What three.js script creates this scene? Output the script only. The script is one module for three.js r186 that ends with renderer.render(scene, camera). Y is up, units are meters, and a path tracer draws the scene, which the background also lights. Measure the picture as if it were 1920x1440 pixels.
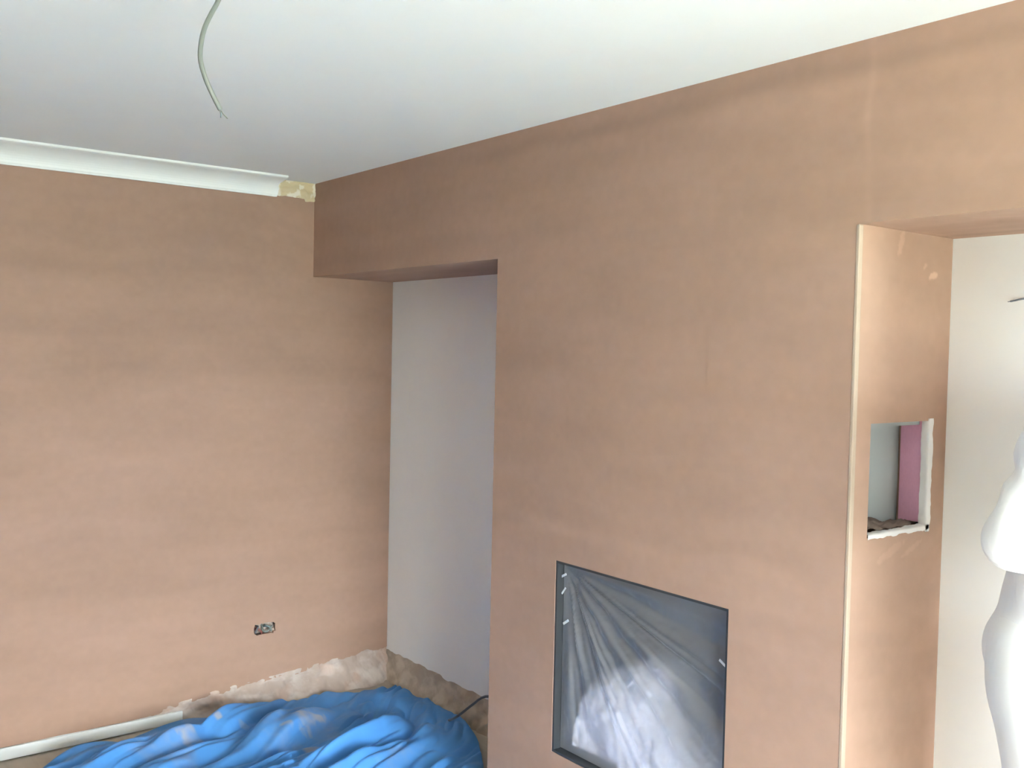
import * as THREE from 'three';
import { RectAreaLightUniformsLib } from 'three/addons/lights/RectAreaLightUniformsLib.js';
import { MarchingCubes } from 'three/addons/objects/MarchingCubes.js';
import { RoundedBoxGeometry } from 'three/addons/geometries/RoundedBoxGeometry.js';
import { mergeGeometries, mergeVertices } from 'three/addons/utils/BufferGeometryUtils.js';
import { Brush, Evaluator, SUBTRACTION } from 'three-bvh-csg';

// ───────────────────────── camera, sky, light, exposure ─────────────────────────
const scene = new THREE.Scene();
const renderer = new THREE.WebGLRenderer();
renderer.toneMapping = THREE.LinearToneMapping;
renderer.toneMappingExposure = 2.4;
renderer.shadowMap.enabled = true;
RectAreaLightUniformsLib.init();

const FOCAL = 1842.7, IMG_W = 1920, IMG_H = 1440;            // pixels of the 1920 x 1440 frame
const camera = new THREE.PerspectiveCamera(2 * Math.atan(IMG_H / 2 / FOCAL) * 180 / Math.PI, IMG_W / IMG_H, 0.05, 200);
camera.rotation.order = 'YXZ';
camera.rotation.set(-0.0365, 0.912, 0.0215);
camera.position.set(4.205, 1.659, 2.071);
camera.updateMatrixWorld();
scene.add(camera);

// overcast sky (brighter overhead than at the horizon, the usual overcast law) through the window behind the photographer
{
  const nx = 64, ny = 64, d = new Float32Array(nx * ny * 4);
  for (let j = 0; j < ny; j++) for (let i = 0; i < nx; i++) {
    const el = ((j + 0.5) / ny - 0.5) * Math.PI, l = (1 + 2 * Math.max(0, Math.sin(el))) / 3, k = (j * nx + i) * 4;
    d[k] = 0.92 * l; d[k + 1] = 0.99 * l; d[k + 2] = 1.02 * l; d[k + 3] = 1;
  }
  const t = new THREE.DataTexture(d, nx, ny, THREE.RGBAFormat, THREE.FloatType); t.mapping = THREE.EquirectangularReflectionMapping; t.magFilter = THREE.LinearFilter; t.needsUpdate = true;
  scene.background = t;
}
scene.backgroundIntensity = 42.0;
const WZ0 = 0.10, WZ1 = 2.10, WY0 = 0.30, WY1 = 1.90;      // window opening in the right-hand wall
const daylight = new THREE.RectAreaLight(new THREE.Color().setRGB(0.90, 0.99, 1.06), 3.0, WZ1 - WZ0 - 0.12, WY1 - WY0 - 0.12);
daylight.position.set(5.56, (WY0 + WY1) / 2, (WZ0 + WZ1) / 2);
daylight.lookAt(4.1, -0.8, (WZ0 + WZ1) / 2);
scene.add(daylight);

// ───────────────────────── sizes of the room (metres) ─────────────────────────
const H = 2.4, HEAD = 1.9706;            // ceiling, underside of the beams over the alcoves
const D = 0.43;                          // depth of the alcoves
const A = 1.433, B = 2.856;              // chimney breast from A to B along the wall
const XR = 5.5, ZB = 4.3;                // right-hand (window) wall, wall behind the camera
const FT = 0.971, FB = 0.3386, FX1 = 1.783, FX2 = 2.501;   // fire opening
const NT = 1.494, NB = 1.2146, N1 = -0.078, N2 = -0.357;   // niche in the side of the breast

// ───────────────────────── helpers ─────────────────────────
const names = new Map();
function numbered(n) { const k = names.get(n) ?? 0; names.set(n, k + 1); return k ? `${n}_${String(k).padStart(3, '0')}` : n; }
function mesh(name, geo, mat, parent) {
  const m = new THREE.Mesh(geo, mat); m.name = parent ? name : numbered(name);
  m.castShadow = m.receiveShadow = true; (parent ?? scene).add(m); return m;
}
function group(name, pos = [0, 0, 0]) { const g = new THREE.Group(); g.name = numbered(name); g.position.set(...pos); scene.add(g); return g; }
function tag(o, label, category, grp) { o.userData.label = label; o.userData.category = category; if (grp) o.userData.group = grp; return o; }
function structure(o, label, category) { tag(o, label, category); o.userData.kind = 'structure'; return o; }
const box = (x0, x1, y0, y1, z0, z1) => new THREE.BoxGeometry(x1 - x0, y1 - y0, z1 - z0).translate((x0 + x1) / 2, (y0 + y1) / 2, (z0 + z1) / 2);
// a pixel of the photograph as a ray, cut with an axis plane
function ray(px, py) { return new THREE.Vector3((px - IMG_W / 2) / FOCAL, -(py - IMG_H / 2) / FOCAL, -1).applyEuler(camera.rotation); }
function onPlane(px, py, axis, v) { const d = ray(px, py); return camera.position.clone().addScaledVector(d, (v - camera.position[axis]) / d[axis]); }
// seeded noise
function rng(seed) { let s = seed >>> 0; return () => { s = (s + 0x6D2B79F5) >>> 0; let t = s; t = Math.imul(t ^ (t >>> 15), t | 1); t ^= t + Math.imul(t ^ (t >>> 7), t | 61); return ((t ^ (t >>> 14)) >>> 0) / 4294967296; }; }
function hash(x, y, s) { let h = Math.imul(x, 374761393) ^ Math.imul(y, 668265263) ^ Math.imul(s, 974634777); h = Math.imul(h ^ (h >>> 13), 1274126177); return ((h ^ (h >>> 16)) >>> 0) / 4294967296; }
function noise(x, y, s = 0) {
  const xi = Math.floor(x), yi = Math.floor(y); let u = x - xi, v = y - yi; u = u * u * (3 - 2 * u); v = v * v * (3 - 2 * v);
  const a = hash(xi, yi, s), b = hash(xi + 1, yi, s), c = hash(xi, yi + 1, s), d = hash(xi + 1, yi + 1, s);
  return (a + (b - a) * u + (c - a) * v + (a - b - c + d) * u * v) * 2 - 1;
}
function fbm(x, y, o = 4, s = 0) { let r = 0, w = 0.5; for (let i = 0; i < o; i++) { r += w * noise(x, y, s + i * 17); x *= 2.03; y *= 2.03; w *= 0.5; } return r; }
const sstep = (a, b, x) => { const t = Math.min(1, Math.max(0, (x - a) / (b - a))); return t * t * (3 - 2 * t); };
const srgb = (v) => (v <= 0.0031308 ? 12.92 * v : 1.055 * Math.pow(v, 1 / 2.4) - 0.055);
// colour texture over w x h metres: f(x, y) gives a linear colour; sRGB stored
function colourMap(nx, ny, w, h, f) {
  const d = new Uint8Array(nx * ny * 4);
  for (let j = 0; j < ny; j++) for (let i = 0; i < nx; i++) {
    const c = f((i + 0.5) / nx * w, (j + 0.5) / ny * h), k = (j * nx + i) * 4;
    for (let q = 0; q < 3; q++) d[k + q] = Math.max(0, Math.min(255, Math.round(srgb(c[q]) * 255)));
    d[k + 3] = 255;
  }
  const t = new THREE.DataTexture(d, nx, ny); t.colorSpace = THREE.SRGBColorSpace; t.magFilter = THREE.LinearFilter; t.minFilter = THREE.LinearMipmapLinearFilter; t.generateMipmaps = true;
  t.wrapS = t.wrapT = THREE.RepeatWrapping; t.repeat.set(1 / w, 1 / h); t.needsUpdate = true; return t;
}
function heightMap(nx, ny, w, h, f) {
  const d = new Uint8Array(nx * ny * 4);
  for (let j = 0; j < ny; j++) for (let i = 0; i < nx; i++) {
    const v = Math.max(0, Math.min(255, Math.round(f((i + 0.5) / nx * w, (j + 0.5) / ny * h) * 255))), k = (j * nx + i) * 4;
    d[k] = d[k + 1] = d[k + 2] = v; d[k + 3] = 255;
  }
  const t = new THREE.DataTexture(d, nx, ny); t.magFilter = THREE.LinearFilter; t.wrapS = t.wrapT = THREE.RepeatWrapping; t.repeat.set(1 / w, 1 / h); t.needsUpdate = true; return t;
}
// uv in metres from the way each face points
function metreUV(g, ox = 0) {
  const q = g.index ? g.toNonIndexed() : g; q.computeVertexNormals();
  const p = q.attributes.position, n = q.attributes.normal, uv = new Float32Array(p.count * 2);
  for (let i = 0; i < p.count; i++) {
    const ax = Math.abs(n.getX(i)), ay = Math.abs(n.getY(i)), az = Math.abs(n.getZ(i));
    if (az >= ax && az >= ay) { uv[2 * i] = p.getX(i) + ox; uv[2 * i + 1] = p.getY(i); }
    else if (ax >= ay) { uv[2 * i] = p.getX(i) + ox - p.getZ(i); uv[2 * i + 1] = p.getY(i); }
    else { uv[2 * i] = p.getX(i) + ox; uv[2 * i + 1] = p.getY(i) - p.getZ(i); }
  }
  q.setAttribute('uv', new THREE.BufferAttribute(uv, 2)); return q;
}
function tube(points, r, seg = 40, rad = 8) {
  const c = new THREE.CatmullRomCurve3(points.map((p) => (p.isVector3 ? p : new THREE.Vector3(...p))));
  const body = new THREE.TubeGeometry(c, seg, r, rad);
  const cap = (t) => new THREE.SphereGeometry(r, rad, 5).translate(...c.getPoint(t).toArray());
  return mergeGeometries([body, cap(0), cap(1)].map((g) => g.toNonIndexed()));
}
// a grid surface p(u, v) -> [x, y, z], uv in metres given by size
function sheet(nu, nv, f, su = 1, sv = 1) {
  const pos = [], uv = [], idx = [];
  for (let j = 0; j <= nv; j++) for (let i = 0; i <= nu; i++) { pos.push(...f(i / nu, j / nv)); uv.push(i / nu * su, j / nv * sv); }
  for (let j = 0; j < nv; j++) for (let i = 0; i < nu; i++) { const a = j * (nu + 1) + i, b = a + 1, c = a + nu + 1, d = c + 1; idx.push(a, b, d, a, d, c); }
  const g = new THREE.BufferGeometry(); g.setAttribute('position', new THREE.Float32BufferAttribute(pos, 3)); g.setAttribute('uv', new THREE.Float32BufferAttribute(uv, 2)); g.setIndex(idx); g.computeVertexNormals(); return g;
}
const poly = (pts, t) => { // point on a polyline at 0..1 of its listed stations
  const k = t * (pts.length - 1), i = Math.min(pts.length - 2, Math.floor(k)), f = k - i; return pts[i].map((v, q) => v + (pts[i + 1][q] - v) * f);
};
function lerpTable(t, x) { if (x <= t[0][0]) return t[0][1]; for (let i = 1; i < t.length; i++) if (x <= t[i][0]) { const [x0, y0] = t[i - 1], [x1, y1] = t[i]; return y0 + (y1 - y0) * (x - x0) / (x1 - x0); } return t[t.length - 1][1]; }

// ───────────────────────── materials ─────────────────────────
// fresh finishing plaster: pinkish brown, mottled while it dries, with long trowel sweeps
const plasterTone = (x, y, s) => {
  const big = fbm(x * 0.9, y * 1.1, 4, s), mid = fbm(x * 2.2 + 9, y * 4.5, 4, s + 50), sweep = fbm(x * 1.6 + 0.8 * y, y * 16 + 2 * big, 3, s + 90), fine = fbm(x * 40, y * 40, 2, s + 130);
  return [big, mid, sweep, fine];
};
const PL = [0.372, 0.240, 0.177];
function plasterColour(x, y, s, extra = 0) {
  const [big, mid, sweep, fine] = plasterTone(x, y, s);
  const l = 1 + 0.10 * big + 0.10 * mid + 0.07 * sweep + 0.05 * fine + 1.5 * extra, warm = 0.05 * big - 0.03 * mid;
  return [PL[0] * l * (1 + 0.3 * warm), PL[1] * l, PL[2] * l * (1 - warm)];
}
const M = {};
const plasterBump = heightMap(512, 512, 2.4, 2.4, (x, y) => 0.5 + 0.5 * fbm(x * 3, y * 6, 4, 300) + 0.08 * fbm(x * 50, y * 50, 2, 310));
function plaster(map) { return new THREE.MeshStandardMaterial({ map, roughness: 0.82, bumpMap: plasterBump, bumpScale: 0.0025 }); }
// front wall: joint line above the breast's edge, pale dried sweeps near the ceiling
const onReveal = (px, py) => { const p = onPlane(px, py, 'x', B); return [B - p.z, p.y]; };
const revealMarks = [[...onReveal(1750, 518), 0.020, 0.010, 0.3, 0.28], [...onReveal(1735, 500), 0.010, 0.006, 0.8, 0.14], [...onReveal(1690, 455), 0.012, 0.035, -0.3, 0.12], [...onReveal(1670, 1035), 0.07, 0.012, 0.35, 0.08], [...onReveal(1710, 1028), 0.05, 0.008, 0.35, 0.08]];
M.plasterFront = plaster(colourMap(1280, 640, 6.0, 2.4, (x, y) => {
  let e = 0;
  e += 0.10 * Math.exp(-(((x - B - 0.02 + 0.02 * fbm(y * 6, 1, 3, 7)) / 0.012) ** 2)) * sstep(1.9, 2.0, y) * (0.5 + 0.5 * fbm(3, y * 9, 3, 8));
  e += 0.10 * Math.exp(-(((y - 2.27 - 0.012 * x + 0.02 * fbm(x * 2, 4, 3, 9)) / 0.03) ** 2)) * sstep(1.5, 2.1, x) * (0.4 + fbm(x * 3, 7, 3, 11));
  e -= 0.08 * Math.exp(-(((y - 2.345 + 0.02 * fbm(x * 3, 5, 3, 12)) / 0.025) ** 2)) * sstep(1.0, 1.6, x);
  e += 0.06 * Math.exp(-(((y - 1.12 - 0.05 * Math.sin(x * 2.2) + 0.02 * fbm(x * 4, 2, 3, 13)) / 0.022) ** 2)) * (x > A && x < B ? 1 : 0) * (0.5 + fbm(x * 5, 3, 3, 14));
  for (const [mu, mv, ru, rv, a, k] of revealMarks) {
    const dx = x - mu, dy = y - mv, c = Math.cos(a), s = Math.sin(a), p = (dx * c + dy * s) / ru, q = (-dx * s + dy * c) / rv, d = p * p + q * q;
    if (d < 4) e += k * sstep(1.3, 0.5, d + 0.9 * fbm(x * 120, y * 120, 3, 15));
  }
  return plasterColour(x, y, 11, e);
}));
M.plasterLeft = plaster(colourMap(1280, 640, 6.0, 2.4, (x, y) => {
  const e = 0.03 * sstep(1.52, 1.46, y + 0.06 * fbm(x * 1.7, 3, 3, 21) + 0.03 * fbm(x * 9, y * 2, 3, 22));
  return plasterColour(x + 20, y, 41, e);
}));
M.white = new THREE.MeshStandardMaterial({ roughness: 0.75, map: colourMap(256, 256, 2, 2, (x, y) => { const l = 0.86 * (1 + 0.02 * fbm(x * 4, y * 4, 4, 3)); return [l, l, l * 0.97]; }) });
M.ceiling = new THREE.MeshStandardMaterial({ roughness: 0.9, map: colourMap(256, 256, 3, 3, (x, y) => { const l = 0.80 * (1 + 0.02 * fbm(x * 3, y * 3, 4, 5)); return [l, l * 1.045, l * 1.035]; }) });
M.coving = new THREE.MeshStandardMaterial({ color: new THREE.Color().setRGB(0.86, 0.90, 0.88), roughness: 0.6 });
M.rawEdge = new THREE.MeshStandardMaterial({ roughness: 0.95, map: colourMap(256, 128, 0.5, 0.25, (x, y) => { const n = fbm(x * 30, y * 40, 4, 71), k = sstep(-0.1, 0.25, n); return [0.64 + 0.14 * k, 0.54 + 0.2 * k, 0.34 + 0.28 * k]; }) });
M.rubble = new THREE.MeshStandardMaterial({ roughness: 0.95, map: colourMap(512, 256, 2, 1, (x, y) => { const n = fbm(x * 14, y * 22, 5, 81), k = sstep(-0.25, 0.35, n), p = sstep(0.1, 0.4, fbm(x * 9, y * 9, 3, 84)); return [0.46 + 0.12 * k + 0.05 * p, 0.37 + 0.13 * k, 0.31 + 0.13 * k - 0.02 * p]; }) });
M.rubbleTan = new THREE.MeshStandardMaterial({ roughness: 0.95, map: colourMap(512, 256, 2, 1, (x, y) => { const n = fbm(x * 16, y * 20, 5, 91), k = sstep(-0.3, 0.35, n); return [0.40 + 0.14 * k, 0.33 + 0.13 * k, 0.26 + 0.11 * k]; }) });
M.masonry = new THREE.MeshStandardMaterial({ color: new THREE.Color().setRGB(0.33, 0.26, 0.21), roughness: 0.95 });
M.floor = new THREE.MeshStandardMaterial({ roughness: 0.85, map: colourMap(512, 512, 3, 3, (x, y) => { const n = fbm(x * 4, y * 4, 5, 101), g = fbm(x * 2, y * 60, 3, 105); const l = 1 + 0.25 * n + 0.12 * g; return [0.47 * l, 0.42 * l, 0.35 * l]; }) });
M.bead = new THREE.MeshStandardMaterial({ color: new THREE.Color().setRGB(0.41, 0.325, 0.25), roughness: 0.6 });
M.paper = new THREE.MeshStandardMaterial({ color: new THREE.Color().setRGB(0.78, 0.77, 0.77), roughness: 0.9 });
M.pink = new THREE.MeshStandardMaterial({ roughness: 0.85, map: colourMap(128, 128, 0.4, 0.4, (x, y) => { const l = 1 + 0.05 * fbm(x * 40, y * 40, 3, 111); return [0.70 * l, 0.36 * l, 0.50 * l]; }) });
M.greyBoard = new THREE.MeshStandardMaterial({ color: new THREE.Color().setRGB(0.40, 0.44, 0.45), roughness: 0.9 });
M.dust = new THREE.MeshStandardMaterial({ color: new THREE.Color().setRGB(0.20, 0.15, 0.12), roughness: 1 });
M.steel = new THREE.MeshStandardMaterial({ color: new THREE.Color().setRGB(0.045, 0.05, 0.055), roughness: 0.5, metalness: 0.3 });
M.grout = new THREE.MeshStandardMaterial({ color: new THREE.Color().setRGB(0.09, 0.095, 0.105), roughness: 0.8 });
M.film = new THREE.MeshPhysicalMaterial({ color: new THREE.Color().setRGB(0.86, 0.88, 0.93), roughness: 0.38, transmission: 0.87, thickness: 0, ior: 1.45, side: THREE.DoubleSide, specularIntensity: 1 });
M.bundle = new THREE.MeshPhysicalMaterial({ color: new THREE.Color().setRGB(0.84, 0.82, 0.88), roughness: 0.4, side: THREE.DoubleSide });
M.tape = new THREE.MeshStandardMaterial({ color: new THREE.Color().setRGB(0.7, 0.72, 0.75), roughness: 0.35 });
M.cable = new THREE.MeshStandardMaterial({ color: new THREE.Color().setRGB(0.20, 0.22, 0.20), roughness: 0.5 });
M.cableDark = new THREE.MeshStandardMaterial({ color: new THREE.Color().setRGB(0.10, 0.11, 0.13), roughness: 0.5 });
M.galv = new THREE.MeshStandardMaterial({ color: new THREE.Color().setRGB(0.12, 0.11, 0.11), roughness: 0.6, metalness: 0.3 });
M.wireRed = new THREE.MeshStandardMaterial({ color: new THREE.Color().setRGB(0.20, 0.06, 0.05), roughness: 0.5 });
M.wireGreen = new THREE.MeshStandardMaterial({ color: new THREE.Color().setRGB(0.16, 0.20, 0.19), roughness: 0.5 });
M.upvc = new THREE.MeshStandardMaterial({ color: new THREE.Color().setRGB(0.82, 0.82, 0.81), roughness: 0.35 });
M.glass = new THREE.MeshPhysicalMaterial({ color: 0xffffff, roughness: 0, transmission: 1, thickness: 0, ior: 1.5 });
M.ground = new THREE.MeshStandardMaterial({ color: new THREE.Color().setRGB(0.20, 0.22, 0.18), roughness: 0.95 });
// blue dust sheet: dyed cloth with dried plaster splashes and dust
const splash = [];
M.tarp = new THREE.MeshStandardMaterial({ roughness: 0.62, side: THREE.DoubleSide });
M.clothWhite = new THREE.MeshStandardMaterial({ color: new THREE.Color().setRGB(0.86, 0.86, 0.84), roughness: 0.9 });
M.skin = new THREE.MeshStandardMaterial({ color: new THREE.Color().setRGB(0.55, 0.36, 0.27), roughness: 0.6 });
M.hair = new THREE.MeshStandardMaterial({ color: new THREE.Color().setRGB(0.06, 0.045, 0.035), roughness: 0.8 });
M.shoe = new THREE.MeshStandardMaterial({ color: new THREE.Color().setRGB(0.12, 0.10, 0.08), roughness: 0.7 });
M.eye = new THREE.MeshStandardMaterial({ color: new THREE.Color().setRGB(0.7, 0.7, 0.68), roughness: 0.3 });

// ───────────────────────── room shell ─────────────────────────
structure(mesh('floor', metreUV(box(-0.2, XR + 0.2, -0.15, 0, -D - 0.2, ZB + 0.2)), M.floor), 'dusty bare floor showing brown beside the blue sheet', 'floor');
structure(mesh('ceiling', metreUV(box(-0.2, XR + 0.2, H, H + 0.15, -D - 0.2, ZB + 0.2)), M.ceiling), 'plain white painted ceiling over the whole room', 'ceiling');

// broken lower edge of the plaster on the left-hand wall: height over z (towards the camera)
const leftEdge = [[-0.43, 0.150], [-0.30, 0.150], [-0.15, 0.135], [0.05, 0.118], [0.25, 0.105], [0.45, 0.092], [0.62, 0.066], [0.75, 0.052], [4.5, 0.051]];
const SK = 0.014;                         // thickness of the plaster skin
const sock = (() => { const p = onPlane(497, 1179, 'x', 0); return { y: p.y, z: p.z, w: 0.118, h: 0.062 }; })();
{
  const wall = structure(group('wall_left'), 'freshly plastered brown wall running into the narrow alcove', 'wall');
  mesh('masonry', metreUV(mergeGeometries([
    box(-0.2, -0.05, 0, H, -D - 0.2, ZB + 0.2).toNonIndexed(),
    box(-0.05, -SK, 0, H, -D - 0.2, sock.z - sock.w / 2).toNonIndexed(), box(-0.05, -SK, 0, H, sock.z + sock.w / 2, ZB + 0.2).toNonIndexed(),
    box(-0.05, -SK, 0, sock.y - sock.h / 2, sock.z - sock.w / 2, sock.z + sock.w / 2).toNonIndexed(), box(-0.05, -SK, sock.y + sock.h / 2, H, sock.z - sock.w / 2, sock.z + sock.w / 2).toNonIndexed()])), M.masonry, wall);
  // the plaster skin, drawn in (z, y), with a ragged lower edge and the hole for the socket box
  const sh = new THREE.Shape(); const r = rng(5);
  sh.moveTo(ZB + 0.2, H); sh.lineTo(-D, H);
  for (let z = -D; z < 0.8; z += 0.012) sh.lineTo(z, lerpTable(leftEdge, z) + 0.016 * fbm(z * 14, 0, 4, 61) + 0.004 * (r() - 0.5));
  sh.lineTo(0.8, 0.052); sh.lineTo(ZB + 0.2, 0.052); sh.closePath();
  const hole = new THREE.Path(), hw = sock.w / 2 - 0.004, hh = sock.h / 2 - 0.003, hp = [];
  for (let k = 0; k < 36; k++) { const a = k / 36 * Math.PI * 2, c = Math.cos(a), s = Math.sin(a), q = 0.93 + 0.1 * noise(k * 0.8, 3, 5); hp.push(new THREE.Vector2(sock.z + hw * q * Math.sign(c) * Math.abs(c) ** 0.45, sock.y + hh * q * Math.sign(s) * Math.abs(s) ** 0.45)); }
  hole.setFromPoints(hp); sh.holes.push(hole);
  const g = new THREE.ExtrudeGeometry(sh, { depth: SK, bevelEnabled: false });
  g.rotateY(-Math.PI / 2);                // shape x -> world z, depth -> world -x
  const skin = metreUV(g, 0); const uv = skin.attributes.uv, p = skin.attributes.position;
  for (let i = 0; i < p.count; i++) uv.setXY(i, p.getZ(i) + D, p.getY(i));
  mesh('plaster_skin', skin, M.plasterLeft, wall);
  // rough base coat left bare where the skirting was pulled off
  const base = sheet(260, 16, (u, v) => {
    const z = -D + u * 1.2, top = lerpTable(leftEdge, z) + 0.03, y = v * top;
    return [-SK + 0.002 + 0.020 * Math.max(0, 0.5 + fbm(z * 22, y * 30, 4, 64)) * (v < 0.9 ? 1 : 0.25) * Math.min(1, (1 - u) * 12) + 0.075 * (1 - v) ** 2.2 * (0.7 + 0.6 * fbm(z * 9, 3, 3, 69)) * sstep(0, 0.3, 1 - u), y, z];
  }, 1.2, 0.16);
  tag(mesh('broken_base_coat', base, M.rubble, wall), 'rough grey-brown base coat bared below the plaster');
}
// white board along the foot of the left wall
{
  const z0 = onPlane(340, 1334, 'x', 0).z;
  const sh = sheet(160, 6, (u, v) => {
    const z = z0 + u * (ZB - z0), a = v * 2 - 1, n = 0.0025 * fbm(z * 9, v * 3, 3, 66);
    const y = 0.006 + (0.046 + n) * (v < 0.5 ? v * 2 : 1), x = (v < 0.5 ? 0.016 : 0.016 * (1 - (v - 0.5) * 2)) + 0.001; return [x + 0.4 * n, y, z];
  }, ZB, 0.06);
  structure(mesh('baseboard_left', sh, M.coving), 'low white strip along the foot of the plastered left wall', 'baseboard');
}
// front wall: beams over the alcoves, chimney breast, fire opening, niche
{
  const sh = new THREE.Shape([[-0.001, H], [-0.001, HEAD], [A, HEAD], [A, 0], [B, 0], [B, HEAD], [XR, HEAD], [XR, H]].map((p) => new THREE.Vector2(...p)));
  sh.holes.push(new THREE.Path([[FX1, FB], [FX2, FB], [FX2, FT], [FX1, FT]].map((p) => new THREE.Vector2(...p))));
  const g = new THREE.ExtrudeGeometry(sh, { depth: D, bevelEnabled: false }).translate(0, 0, -D);
  const ev = new Evaluator(); ev.useGroups = false; ev.attributes = ['position', 'normal'];
  const b1 = new Brush(g); b1.updateMatrixWorld();
  const b2 = new Brush(box(B - 0.30, B + 0.1, NB, NT, N2, N1)); b2.updateMatrixWorld();
  const out = ev.evaluate(b1, b2, SUBTRACTION).geometry; out.deleteAttribute('normal');
  structure(mesh('wall_front', metreUV(out), M.plasterFront), 'brown plastered chimney breast and beam with an alcove either side', 'wall');
}
// pale painted wall at the back of both alcoves
{
  const wall = structure(group('wall_back'), 'pale painted wall at the back of both alcoves', 'wall');
  const sh = new THREE.Shape(); sh.moveTo(XR + 0.2, H); sh.lineTo(-0.2, H); sh.lineTo(-0.2, 0.16);
  for (let x = 0; x < A + 0.1; x += 0.014) sh.lineTo(x, 0.15 - 0.012 * x + 0.018 * fbm(x * 13, 2, 4, 67));
  sh.lineTo(A + 0.2, 0); sh.lineTo(XR + 0.2, 0); sh.closePath();
  mesh('painted_skin', metreUV(new THREE.ExtrudeGeometry(sh, { depth: 0.012, bevelEnabled: false }).translate(0, 0, -D - 0.0121)), M.white, wall);
  mesh('masonry', metreUV(box(-0.2, XR + 0.2, 0, H, -D - 0.2, -D - 0.0125)), M.masonry, wall);
  const base = sheet(200, 14, (u, v) => { const x = u * (A + 0.06), y = v * 0.175; return [x, y, -D - 0.010 + 0.018 * Math.max(0, 0.45 + fbm(x * 20, y * 30, 4, 68)) * (v < 0.85 ? 1 : 0.2) + 0.045 * (1 - v) ** 2.2 * (0.7 + 0.6 * fbm(x * 9, 5, 3, 70))]; }, A, 0.17);
  tag(mesh('broken_base_coat', base, M.rubbleTan, wall), 'crumbly tan strip where the skirting was');
}
structure(mesh('wall_rear', metreUV(box(-0.2, XR + 0.2, 0, H, ZB, ZB + 0.2)), M.plasterLeft), 'plain plastered wall facing the chimney breast', 'wall');
// window wall behind the photographer
{
  const t = 0.28, parts = [box(XR, XR + t, 0, WY0, -D - 0.2, ZB + 0.2), box(XR, XR + t, WY1, H, -D - 0.2, ZB + 0.2), box(XR, XR + t, WY0, WY1, -D - 0.2, WZ0), box(XR, XR + t, WY0, WY1, WZ1, ZB + 0.2)];
  structure(mesh('wall_right', metreUV(mergeGeometries(parts)), M.plasterLeft), 'plastered wall around the wide window facing the left wall', 'wall');
  const win = structure(group('window_1', [XR + 0.16, WY0, (WZ0 + WZ1) / 2]), 'wide white framed window of three panes', 'window');
  const w = (WZ1 - WZ0) / 2, h = WY1 - WY0, f = 0.06;
  mesh('window_frame', mergeGeometries([box(-0.03, 0.03, 0, f, -w, w), box(-0.03, 0.03, h - f, h, -w, w), box(-0.03, 0.03, f, h - f, -w, -w + f), box(-0.03, 0.03, f, h - f, w - f, w), box(-0.03, 0.03, f, h - f, -w / 3 - f / 2, -w / 3 + f / 2), box(-0.03, 0.03, f, h - f, w / 3 - f / 2, w / 3 + f / 2)]), M.upvc, win);
  for (const k of [-1, 0, 1]) mesh('pane', new THREE.PlaneGeometry(2 * w / 3 - f, h - 2 * f).rotateY(-Math.PI / 2).translate(0, h / 2, k * 2 * w / 3), M.glass, win);
  mesh('window_sill', new RoundedBoxGeometry(0.3, 0.03, 2 * w + 0.1, 2, 0.008).translate(-0.12, -0.0155, 0), M.upvc, win);
}
structure(mesh('ground_outside', box(XR + 0.28, XR + 60, -0.5, -0.3, -40, 45), M.ground), 'paved ground outside the window', 'ground');

// coving along the left wall, broken off short of the corner
{
  const yb = 2.320, xr = 0.132, z0 = onPlane(522, 352, 'x', 0.03).z;
  const prof = [[0, yb], [0.010, yb], [0.012, yb + 0.006]];
  for (let k = 0; k <= 10; k++) { const a = k / 10 * Math.PI / 2; prof.push([0.014 + (xr - 0.03) * (1 - Math.cos(a)), yb + 0.008 + (H - yb - 0.022) * Math.sin(a)]); }
  prof.push([xr - 0.010, H - 0.012], [xr - 0.002, H - 0.010], [xr, H - 0.006], [xr, H - 0.0005]);
  const n = prof.length, g = sheet(n - 1, 120, (u, v) => {
    const [x, y] = prof[Math.round(u * (n - 1))], jag = 0.012 * fbm(u * 6, 1, 3, 31) * (1 - v) ** 40; const z = z0 + jag + v * (ZB - z0);
    return [x + 0.0008 * fbm(z * 8, u * 5, 3, 33), y + 0.0008 * fbm(z * 8, u * 5, 3, 34) * (y < H - 0.02 ? 1 : 0), z];
  }, 0.2, ZB);
  // closed end where it snapped
  const sh = new THREE.Shape([new THREE.Vector2(0, H - 0.0005), ...prof.map((p) => new THREE.Vector2(...p))]);
  const end = new THREE.ShapeGeometry(sh).translate(0, 0, z0 + 0.004);
  structure(mesh('trim_1', mergeGeometries([g.toNonIndexed(), end.toNonIndexed()].map((q) => { q.computeVertexNormals(); return q; })), M.coving), 'white coving along the top of the left wall, snapped short of the corner', 'coving');
  // bare strip between the broken coving and the corner
  const strip = sheet(40, 14, (u, v) => {
    const z = 0.001 + u * (z0 + 0.012), y = H - 0.001 - v * (0.072 + 0.010 * fbm(z * 20, 1, 3, 35) + (u < 0.25 ? 0.012 : 0));
    return [0.003 + (v > 0.02 ? 0.012 * Math.max(0.15, 0.6 + fbm(z * 26, y * 60, 4, 36)) : 0.01) * (v > 0.97 ? 0.1 : 1) + 0.012 * Math.exp(-(((v - 0.62) / 0.12) ** 2)), y, z];
  }, 0.3, 0.08);
  structure(mesh('trim_2', strip, M.rawEdge), 'bare yellowish broken plaster between the coving and the corner', 'broken plaster');
}
// metal angle bead along the right-hand edge of the breast
{
  const g = new RoundedBoxGeometry(0.010, HEAD - 0.003, 0.016, 2, 0.003).translate(B - 0.0015, HEAD / 2, -0.0065);
  structure(mesh('trim_3', g, M.bead), 'pale corner bead down the edge of the chimney breast', 'corner bead');
}

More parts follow.
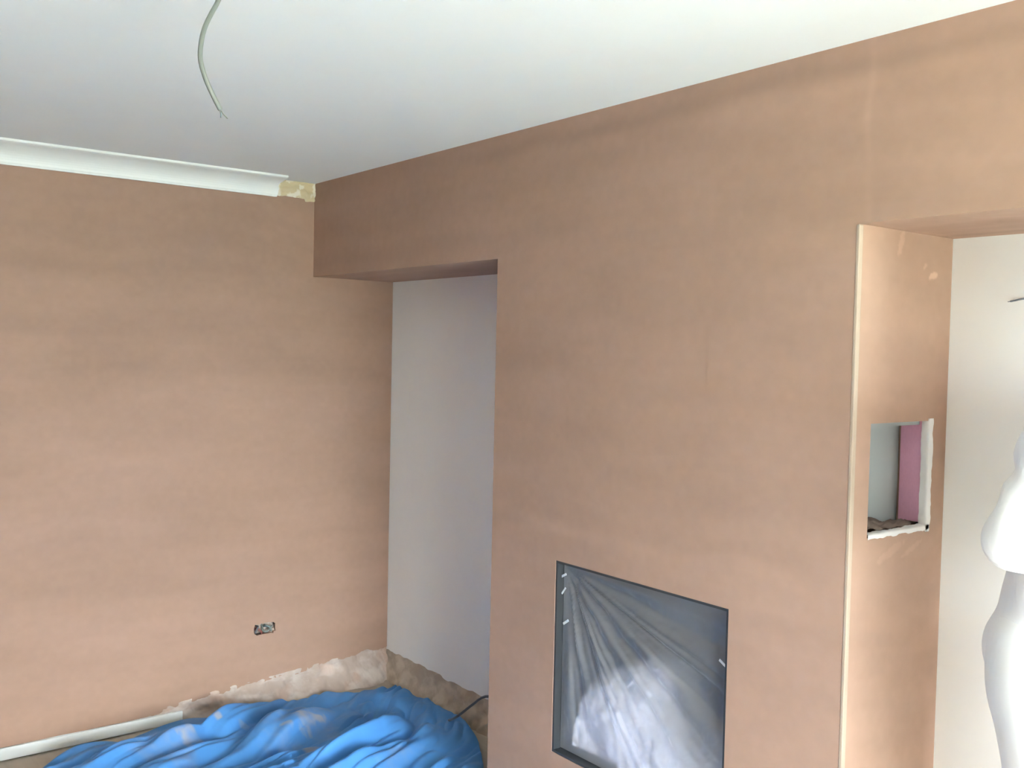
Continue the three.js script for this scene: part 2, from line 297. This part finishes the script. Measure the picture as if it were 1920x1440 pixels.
// ───────────────────────── niche in the side of the breast ─────────────────────────
{
  const g = group('wall_niche', [B, NB, (N1 + N2) / 2]); tag(g, 'rectangular recess cut in the side of the breast, pink board inside', 'recess');
  const h = NT - NB, hz = (N1 - N2) / 2, dp = 0.090;
  const add = (n, geo, m, l) => { const o = mesh(n, geo, m, g); if (l) o.userData.label = l; return o; };
  add('back_board', box(-dp - 0.01, -dp, 0.001, h - 0.001, -hz + 0.001, hz - 0.001), M.greyBoard, 'grey board at the back of the recess');
  add('side_board', box(-dp + 0.012, -0.016, 0.012, h - 0.002, -hz + 0.0005, -hz + 0.0125), M.pink, 'pink board lining the side of the recess');
  add('side_board', box(-dp, -0.026, 0.012, h - 0.002, hz - 0.0125, hz - 0.0005), M.greyBoard);
  add('top_board', box(-dp, -0.026, h - 0.012, h - 0.001, -hz + 0.013, hz - 0.013), M.greyBoard);
  add('dusty_base', sheet(30, 20, (u, v) => [-dp + u * (dp - 0.02), 0.006 + 0.012 * Math.max(0, fbm(u * 6, v * 7, 4, 43) + 0.35) + 0.04 * (1 - u) * sstep(0.2, 0.9, v), -hz + 0.001 + v * (2 * hz - 0.002)], 0.2, 0.3), M.dust, 'brown dust on the floor of the recess');
  // torn white paper edge of the board, widest on the far side and along the bottom
  const rim = (f, l) => add('torn_edge', f, M.paper, l);
  rim(sheet(60, 6, (u, v) => { const y = -0.010 + u * (h + 0.016), w = 0.004 + 0.006 * (0.5 + fbm(y * 40, 1, 4, 44)); return v < 0.5 ? [-0.018 + v * 2 * 0.020, y, -hz + 0.016 + 0.004 * fbm(y * 50, v * 3, 3, 45)] : [0.0025, y, -hz + 0.016 - (v - 0.5) * 2 * (w + 0.014)]; }), 'torn white edge of the cut board');
  rim(sheet(60, 6, (u, v) => { const z = -hz + u * 2 * hz, w = 0.003 + 0.005 * (0.5 + fbm(z * 40, 2, 4, 46)); return v < 0.5 ? [-0.018 + v * 2 * 0.020, 0.008 + 0.003 * fbm(z * 50, v * 3, 3, 47), z] : [0.0025, 0.008 - (v - 0.5) * 2 * (w + 0.008), z]; }));
}

// ───────────────────────── fire opening, covered with plastic ─────────────────────────
{
  const cx = (FX1 + FX2) / 2, w = FX2 - FX1, h = FT - FB;
  const fb = group('fireplace_insert', [cx, FB, 0]); tag(fb, 'dark metal lined fire opening in the chimney breast', 'fireplace');
  const W2 = w / 2, L = (n, geo, m) => mesh(n, geo, m, fb);
  L('lining', mergeGeometries([box(-W2, -W2 + 0.008, 0, h, -0.40, -0.002), box(W2 - 0.008, W2, 0, h, -0.40, -0.002), box(-W2 + 0.008, W2 - 0.008, h - 0.008, h, -0.40, -0.002), box(-W2 + 0.008, W2 - 0.008, 0, 0.008, -0.40, -0.002)]), M.steel);
  L('back_panel', box(-W2, W2, 0, h, -0.415, -0.40), M.grout);
  L('front_lip', mergeGeometries([box(-W2 + 0.008, -W2 + 0.020, 0.008, h - 0.008, -0.046, -0.036), box(W2 - 0.020, W2 - 0.008, 0.008, h - 0.008, -0.046, -0.036), box(-W2 + 0.020, W2 - 0.020, h - 0.020, h - 0.008, -0.046, -0.036), box(-W2 + 0.020, W2 - 0.020, 0.008, 0.020, -0.046, -0.036)]), M.steel);
  // film stretched over the lip: creases fan out from the upper left corner
  const film = group('plastic_film', [cx, FB, -0.028]); tag(film, 'creased clear plastic film taped over the fire opening', 'plastic film');
  const fw = W2 - 0.012, g = sheet(150, 130, (u, v) => {
    const x = -fw + u * 2 * fw, y = 0.012 + v * (h - 0.024), dx = u, dy = 1 - v, rr = Math.hypot(dx, dy) + 1e-3, an = Math.atan2(dy, dx);
    const edge = Math.min(1, Math.min(u, 1 - u, v, 1 - v) * 14);
    const fan = (Math.sin(an * 26 + 2.5 * fbm(rr * 3, an * 2, 3, 51)) * 0.010 + Math.abs(noise(an * 17, rr * 1.2, 52)) * 0.022) * Math.min(1, rr * 2.2) * Math.exp(-1.1 * rr);
    const lump = 0.014 * fbm(u * 3.5, v * 3.5, 4, 53) + 0.004 * Math.abs(fbm(u * 14, v * 14, 3, 54));
    return [x, y, edge * (fan + lump - 0.006)];
  }, w, h);
  mesh('sheet', g, M.film, film);
  const r = rng(77);
  // little strips of tape holding the film to the lip
  const spots = [[-fw + 0.004, h - 0.05, 0.5], [-fw + 0.006, h - 0.10, 0.9], [-fw + 0.02, h - 0.2, 0.6], [fw - 0.02, h - 0.16, -0.5], [fw - 0.03, 0.04, 0.5], [fw - 0.016, 0.14, 0.2]];
  for (const [x, y, a] of spots) mesh('tape', new RoundedBoxGeometry(0.030, 0.006 + 0.003 * r(), 0.002, 1, 0.0008).rotateZ(a).translate(x, y, 0.006), M.tape, film);
  // bunched white sheeting pushed into the bottom of the opening
  const bn = sheet(120, 70, (u, v) => {
    const x = -fw + 0.01 + u * (2 * fw - 0.02), crest = 0.02 + lerpTable([[0, 0.20], [0.10, 0.24], [0.28, 0.30], [0.40, 0.29], [0.54, 0.19], [0.66, 0.12], [0.85, 0.10], [1, 0.05]], u);
    const y = 0.010 + crest * Math.sin(Math.min(1, v * 1.15) * Math.PI / 2) + 0.012 * fbm(u * 7, v * 4, 4, 55) * v, z = -0.075 - 0.25 * v * v + 0.028 * fbm(u * 6 + v * 2, v * 5, 4, 56) + 0.012 * Math.abs(fbm(u * 15, v * 9, 3, 57));
    return [x, Math.max(0.009, y), Math.max(-0.39, Math.min(-0.06, z))];
  }, 0.8, 0.5);
  const bo = group('sheeting_bundle', [cx, FB, 0]); tag(bo, 'bunched white sheeting behind the plastic film in the fire opening', 'sheeting'); mesh('sheet', bn, M.bundle, bo);
}

// ───────────────────────── electrics ─────────────────────────
{
  const bxg = group('socket_box', [-0.05, sock.y, sock.z]); tag(bxg, 'half filled metal socket box with loose wires in the left wall', 'socket box');
  const w = sock.w / 2 - 0.001, h = sock.h / 2 - 0.001;
  mesh('back_box', mergeGeometries([box(0.0005, 0.002, -h, h, -w, w), box(0.002, 0.036, -h, -h + 0.0015, -w, w), box(0.002, 0.036, h - 0.0015, h, -w, w), box(0.002, 0.036, -h, h, -w, -w + 0.0015), box(0.002, 0.036, -h, h, w - 0.0015, w)]), M.galv, bxg);
  mesh('plaster_filling', sheet(24, 16, (u, v) => [0.006 + 0.03 * sstep(0.55, 1.0, 1 - u + 0.5 * fbm(u * 4, v * 4, 3, 73)) * sstep(0.1, 0.6, 1 - v + 0.4 * fbm(u * 5, v * 3, 3, 74)), (-1 + 2 * v) * (h - 0.002), (-1 + 2 * u) * (w - 0.002)]), M.rubble, bxg);
  mesh('wire', tube([[0.01, -0.01, 0.03], [0.035, 0.004, 0.034], [0.045, -0.008, 0.020], [0.04, -0.02, 0.012]], 0.0045), M.wireRed, bxg);
  mesh('wire', tube([[0.01, 0.01, 0.035], [0.042, 0.012, 0.03], [0.046, 0.002, 0.038], [0.04, -0.014, 0.042]], 0.004), M.cableDark, bxg);
  mesh('wire', tube([[0.01, 0.0, -0.005], [0.04, 0.012, -0.008], [0.05, 0.004, -0.022], [0.046, -0.012, -0.030]], 0.0055), M.wireGreen, bxg);
  mesh('wire', tube([[0.01, 0.01, 0.0], [0.04, -0.012, 0.002], [0.048, -0.014, -0.010], [0.04, 0.006, -0.038]], 0.004), M.cable, bxg);
}
{ // pendant cable in the middle of the ceiling, bare end
  const tip = [412, 206], zc = 2.05;
  const at = (px, py, x) => onPlane(px, py, 'x', x);
  const px = [[412, 204], [399, 178], [385, 146], [376, 112], [377, 82], [384, 52], [396, 26], [408, 4], [418, -22]];
  const x0 = 2.25, pts = px.map(([a, b], i) => at(a, b, x0 + 0.012 * Math.sin(i * 0.7)));
  const last = pts[pts.length - 1];
  pts.push(new THREE.Vector3(x0, (last.y + H) / 2 + 0.02, last.z - 0.005), new THREE.Vector3(x0, H - 0.004, last.z - 0.002));
  const g = group('pendant_cable', [x0, H, last.z]); tag(g, 'grey light cable hanging bare from the white ceiling', 'cable');
  const shift = (q) => q.translate(-x0, -H, -last.z);
  mesh('sheath', shift(tube(pts, 0.0048, 90, 10)), M.cable, g);
  const d = pts[0].clone().sub(pts[1]).normalize();
  for (const k of [-1, 1]) mesh('core', shift(tube([pts[0].clone().addScaledVector(d, -0.004), pts[0].clone().addScaledVector(d, 0.012).add(new THREE.Vector3(0, 0, 0.003 * k)), pts[0].clone().addScaledVector(d, 0.02).add(new THREE.Vector3(0, 0, 0.007 * k))], 0.0013, 10, 6)), M.cable, g);
}
{ // wire end out of the pale wall of the right alcove
  const p = onPlane(1913, 563, 'z', -D), g = group('wall_wire', [p.x, p.y, -D]); tag(g, 'short dark wire end poking out of the pale alcove wall', 'wire');
  mesh('sheath', tube([[0.012, 0.004, -0.002], [0.006, 0.002, 0.010], [-0.006, -0.001, 0.014], [-0.016, -0.003, 0.016]], 0.0022, 20, 8), M.cableDark, g);
  mesh('core', tube([[-0.015, -0.003, 0.016], [-0.022, -0.004, 0.017]], 0.001, 6, 6), M.cableDark, g);
}
{ // dark flex lying across the corner of the left alcove
  const a = onPlane(910, 1306, 'z', -0.30), b = onPlane(885, 1322, 'z', -0.27), c = onPlane(862, 1340, 'z', -0.22), e = onPlane(840, 1352, 'y', 0.03);
  const inside = new THREE.Vector3(A - 0.004, a.y + 0.03, a.z - 0.02);
  const g = group('flex', [A, 0, -0.3]); tag(g, 'dark grey flex trailing beside the breast in the narrow alcove', 'flex');
  mesh('sheath', tube([inside, a, b, c, e].map((q) => q.clone().sub(g.position)), 0.0052, 40, 8), M.cableDark, g);
}

// ───────────────────────── blue dust sheet on the floor ─────────────────────────
{
  // far edge of the sheet (pixels on the floor), then the near edge out of view
  const far = [[20, 1475], [150, 1438], [250, 1398], [372, 1346], [392, 1342], [520, 1335], [528, 1311], [640, 1296], [742, 1284], [762, 1274], [800, 1288], [846, 1322], [872, 1352], [898, 1388], [906, 1430], [908, 1480]];
  const back = far.map(([x, y]) => { const p = onPlane(x, y, 'y', 0.03); return [Math.max(0.03, Math.min(A - 0.02, p.x)), Math.max(-D + 0.04, p.z)]; });
  const front = back.map((_, i) => { const t = i / (back.length - 1); return [0.25 + 3.3 * t + 0.1 * Math.sin(i), 3.3 - 1.6 * t + 0.08 * Math.sin(i * 2.3)]; });
  const p1 = onPlane(330, 1432, 'y', 0.05), p2 = onPlane(402, 1388, 'y', 0.05), dir = new THREE.Vector2(p2.x - p1.x, p2.z - p1.z).normalize();
  const mark = (px, py, r) => { const p = onPlane(px, py, 'y', 0.05); return [p.x, p.z, r]; };
  const marks = [mark(570, 1372, 0.075), mark(585, 1365, 0.05), mark(540, 1385, 0.03), mark(455, 1368, 0.022), mark(410, 1372, 0.02), mark(590, 1412, 0.04), mark(660, 1392, 0.02), mark(350, 1400, 0.05)];
  const heightAt = (x, z) => {
    const a = x * dir.x + z * dir.y, c = -x * dir.y + z * dir.x;
    const wx = noise(x * 1.9, z * 1.9, 201), n1 = noise(a * 1.5 + wx * 0.5, c * 7.5 + 0.9 * wx, 203), n2 = noise(a * 2.6 - wx * 0.6, c * 15 + 1.6 * wx, 205), n3 = noise(a * 3.4 + wx, c * 27 + 2 * wx, 206), n4 = noise(a * 9, c * 16, 208);
    const f1 = Math.sqrt(n1 * n1 + 0.0015), f2 = Math.sqrt(n2 * n2 + 0.003);
    return 0.008 + 0.070 * f1 + 0.050 * f2 + 0.032 * Math.sqrt(n3 * n3 + 0.002) + 0.008 * Math.abs(n4) + 0.035 * (0.5 + fbm(x * 2.2, z * 2.2, 2, 207));
  };
  const NU = 720, NV = 440, pos = [], uv = [], idx = [];
  for (let j = 0; j <= NV; j++) for (let i = 0; i <= NU; i++) {
    const u = i / NU, v = Math.pow(j / NV, 1.5), b = poly(back, u), f = poly(front, u), x = b[0] + (f[0] - b[0]) * v, z = b[1] + (f[1] - b[1]) * v;
    const e = Math.min(1, Math.min(v * 5, u * 14, (1 - u) * 14, (1 - v) * 10) + 0.15);
    pos.push(x, Math.max(0.006, heightAt(x, z) * (0.25 + 0.75 * e)), z); uv.push(x, z + 1);
  }
  for (let j = 0; j < NV; j++) for (let i = 0; i < NU; i++) { const a = j * (NU + 1) + i, b = a + 1, c = a + NU + 1, d = c + 1; idx.push(a, d, b, a, c, d); }
  const g = new THREE.BufferGeometry(); g.setAttribute('position', new THREE.Float32BufferAttribute(pos, 3)); g.setAttribute('uv', new THREE.Float32BufferAttribute(uv, 2)); g.setIndex(idx); g.computeVertexNormals();
  M.tarp.map = colourMap(1024, 1024, 3.6, 3.6, (x, zz) => {
    const z = zz - 1; let k = 0.18 * sstep(0.12, 0.42, fbm(x * 5, z * 5, 5, 221)) * (0.6 + 0.4 * noise(x * 50, z * 50, 222));
    for (const [mx, mz, r] of marks) { const d = Math.hypot(x - mx, z - mz) / r + 0.9 * fbm(x * 26, z * 26, 3, 223); k = Math.max(k, (0.45 + 0.25 * noise(x * 30, z * 30, 225)) * sstep(1.1, 0.35, d)); }
    const l = 1 + 0.10 * fbm(x * 8, z * 8, 3, 224), c0 = [0.075 * l, 0.29 * l, 0.68 * l], c1 = [0.50, 0.44, 0.36];
    return c0.map((v, q) => v + (c1[q] - v) * k);
  });
  tag(mesh('dust_sheet', g, M.tarp), 'crumpled blue dust sheet with plaster splashes on the floor', 'dust sheet');
}

// ───────────────────────── person in white at the right-hand alcove ─────────────────────────
{
  // distance to a tapered capsule
  const V = (x, y, z) => new THREE.Vector3(x, y, z);
  const cap = (a, b, r0, r1, sx = 1) => ({ a, b, r0, r1, sx });
  const dist = (c, x, y, z) => {
    const ax = c.b.x - c.a.x, ay = c.b.y - c.a.y, az = c.b.z - c.a.z, px = x - c.a.x, py = y - c.a.y, pz = z - c.a.z, l2 = ax * ax + ay * ay + az * az + 1e-9;
    const t = Math.max(0, Math.min(1, (px * ax + py * ay + pz * az) / l2)); return Math.hypot(px - ax * t, py - ay * t, (pz - az * t) * c.sx) - (c.r0 + (c.r1 - c.r0) * t);
  };
  const smin = (a, b, k) => { const h = Math.max(0, k - Math.abs(a - b)) / k; return Math.min(a, b) - h * h * k * 0.25; };
  const field = (caps, k, wob) => (x, y, z) => { let d = 9; for (const c of caps) d = smin(d, dist(c, x, y, z), k); return d + (wob ? wob(x, y, z) : 0); };
  function march(f, c, half, res) {   // cube of side 2*half round c
    const mc = new MarchingCubes(res, new THREE.MeshBasicMaterial(), false, false, 200000); mc.isolation = 0; let i = 0;
    const s = 2 * half / res;
    for (let z = 0; z < res; z++) for (let y = 0; y < res; y++) for (let x = 0; x < res; x++) mc.field[i++] = -f(c[0] + (x - res / 2) * s, c[1] + (y - res / 2) * s, c[2] + (z - res / 2) * s);
    mc.update(); const n = mc.count, g = new THREE.BufferGeometry();
    const p = new Float32Array(n * 3); for (let q = 0; q < n; q++) for (let a = 0; a < 3; a++) p[3 * q + a] = mc.positionArray[3 * q + a] * half + c[a];
    g.setAttribute('position', new THREE.BufferAttribute(p, 3)); const m = mergeVertices(g, s * 0.02); m.computeVertexNormals(); return m;
  }
  const P = [3.28, 0, -0.06];           // feet, metres in the room; the figure faces +x
  const pelvis = V(0.05, 1.0, 0), chest = V(0.10, 1.36, 0), neck = V(0.115, 1.585, 0), head = V(0.17, 1.75, 0);
  const arm = (s) => { const sh = V(0.11, 1.51, s * 0.185), el = s > 0 ? V(0.046, 1.315, 0.235) : V(0.10, 1.24, -0.24), wr = s > 0 ? V(0.27, 1.24, 0.18) : V(0.33, 1.32, -0.16); return { sh, el, wr }; };
  const leg = (s) => ({ hip: V(0.07, 0.96, s * 0.095), kn: V(0.11 + 0.02 * s, 0.53, s * 0.105), an: V(0.07 + 0.05 * s, 0.10, s * 0.115) });
  const body = [cap(pelvis, V(0.08, 1.2, 0), 0.105, 0.10, 0.72), cap(V(0.08, 1.2, 0), chest, 0.105, 0.125, 0.72), cap(V(0.11, 1.49, -0.13), V(0.11, 1.49, 0.13), 0.07, 0.07), cap(V(0.11, 1.5, 0), neck, 0.06, 0.052), cap(neck, V(0.13, 1.66, 0), 0.052, 0.055)];
  const shirt = [cap(V(0.03, 1.06, 0), V(0.082, 1.2, 0), 0.130, 0.122, 0.74), cap(V(0.082, 1.2, 0), chest, 0.130, 0.148, 0.74), cap(V(0.11, 1.48, -0.14), V(0.11, 1.48, 0.14), 0.09, 0.09), cap(V(0.11, 1.5, 0), V(0.115, 1.57, 0), 0.075, 0.062)];
  const trousers = [cap(V(0.062, 1.035, -0.075), V(0.062, 1.035, 0.075), 0.125, 0.125), cap(V(0.05, 1.10, -0.05), V(0.05, 1.10, 0.05), 0.115, 0.115)];
  for (const s of [-1, 1]) {
    const { sh, el, wr } = arm(s), { hip, kn, an } = leg(s);
    body.push(cap(sh, el, 0.05, 0.04), cap(el, wr, 0.04, 0.028), cap(hip, kn, 0.085, 0.055), cap(kn, an, 0.052, 0.036), cap(an, V(an.x + 0.13, 0.05, an.z), 0.04, 0.035));
    shirt.push(cap(sh, el, 0.066, 0.046), cap(el, wr.clone().lerp(el, 0.12), 0.046, 0.038));
    trousers.push(cap(V(0.087, 0.97, hip.z), kn, 0.125, 0.082), cap(kn, V(an.x, 0.07, an.z), 0.08, 0.07));
  }
  const g = group('person', P); tag(g, 'person in white long-sleeved top and white trousers standing in the wide alcove', 'person');
  const finger = (w, dir, up, side) => { // five fingers, slightly curled
    const caps = [cap(w, w.clone().addScaledVector(dir, 0.085), 0.026, 0.030)];
    const len = [0.068, 0.078, 0.073, 0.058];
    len.forEach((l, i) => { const o = w.clone().addScaledVector(dir, 0.085).addScaledVector(side, (i - 1.5) * 0.020), m = o.clone().addScaledVector(dir, l * 0.55).addScaledVector(up, -0.008), e = m.clone().addScaledVector(dir, l * 0.36).addScaledVector(up, -0.026); caps.push(cap(o, m, 0.0095, 0.0088), cap(m, e, 0.0088, 0.0078)); });
    const t0 = w.clone().addScaledVector(dir, 0.03).addScaledVector(side, -0.026), t1 = t0.clone().addScaledVector(dir, 0.032).addScaledVector(side, -0.026), t2 = t1.clone().addScaledVector(dir, 0.03).addScaledVector(up, -0.012); caps.push(cap(t0, t1, 0.012, 0.0105), cap(t1, t2, 0.0105, 0.009)); return caps;
  };
  const pieces = [march(field(body, 0.06), [0.05, 0.86, 0], 0.9, 92)];
  for (const s of [-1, 1]) { const { el, wr } = arm(s), dir = wr.clone().sub(el).normalize(), side = V(0, 0, -s).addScaledVector(dir, s * dir.z).normalize().multiplyScalar(-1), up = side.clone().cross(dir).multiplyScalar(-s > 0 ? 1 : -1).normalize(); if (up.y < 0) up.negate(); const c = wr.clone().addScaledVector(dir, 0.08); pieces.push(march(field(finger(wr, dir, up, side), 0.008), c.toArray(), 0.13, 80)); }
  // head: skull, jaw, nose, brow, lips, ears; looks along +x and a little down
  const hd = [cap(V(0.155, 1.79, 0), V(0.185, 1.80, 0), 0.088, 0.080), cap(V(0.19, 1.735, 0), V(0.215, 1.70, 0), 0.062, 0.045), cap(V(0.262, 1.765, 0), V(0.283, 1.735, 0), 0.010, 0.014), cap(V(0.250, 1.785, -0.035), V(0.250, 1.785, 0.035), 0.014, 0.014), cap(V(0.254, 1.706, -0.018), V(0.254, 1.706, 0.018), 0.010, 0.010), cap(V(0.163, 1.775, -0.088), V(0.158, 1.745, -0.086), 0.017, 0.011), cap(V(0.163, 1.775, 0.088), V(0.158, 1.745, 0.086), 0.017, 0.011), cap(V(0.10, 1.58, 0), V(0.155, 1.70, 0), 0.054, 0.056)];
  pieces.push(march(field(hd, 0.022), [0.17, 1.73, 0], 0.19, 96));
  mesh('body', mergeGeometries(pieces.map((q) => { q.deleteAttribute('uv'); return q; })), M.skin, g);
  for (const s of [-1, 1]) mesh('eye', new THREE.SphereGeometry(0.012, 14, 10).translate(0.249, 1.768, s * 0.031), M.eye, g);
  mesh('hair', march(field([cap(V(0.14, 1.82, 0), V(0.185, 1.835, 0), 0.088, 0.074), cap(V(0.10, 1.76, 0), V(0.13, 1.80, 0), 0.062, 0.085)], 0.02, (x, y, z) => 0.004 * noise(x * 90, y * 40 + z * 70, 240)), [0.14, 1.81, 0], 0.15, 56), M.hair, g);
  const fold = (x, y, z) => 0.007 * Math.sin(y * 46 + 30 * x + 5 * noise(x * 8, z * 8, 241)) * Math.max(0, noise(y * 9, x * 7 + z * 5, 242)) + 0.006 * noise(x * 16, y * 12 + z * 13, 243);
  mesh('shirt', march(field(shirt, 0.045, fold), [0.12, 1.32, 0], 0.44, 96), M.clothWhite, g);
  mesh('trousers', march(field(trousers, 0.05, (x, y, z) => 0.3 * fold(x, y, z)), [0.08, 0.62, 0], 0.62, 96), M.clothWhite, g);
  for (const s of [-1, 1]) { const { an } = leg(s); mesh('shoe', march(field([cap(V(an.x - 0.02, 0.052, an.z), V(an.x + 0.14, 0.045, an.z), 0.048, 0.044)], 0.01, (x, y) => Math.max(0, 0.002 - y) * 3), [an.x + 0.05, 0.07, an.z], 0.17, 40), M.shoe, g); }
}

renderer.render(scene, camera);
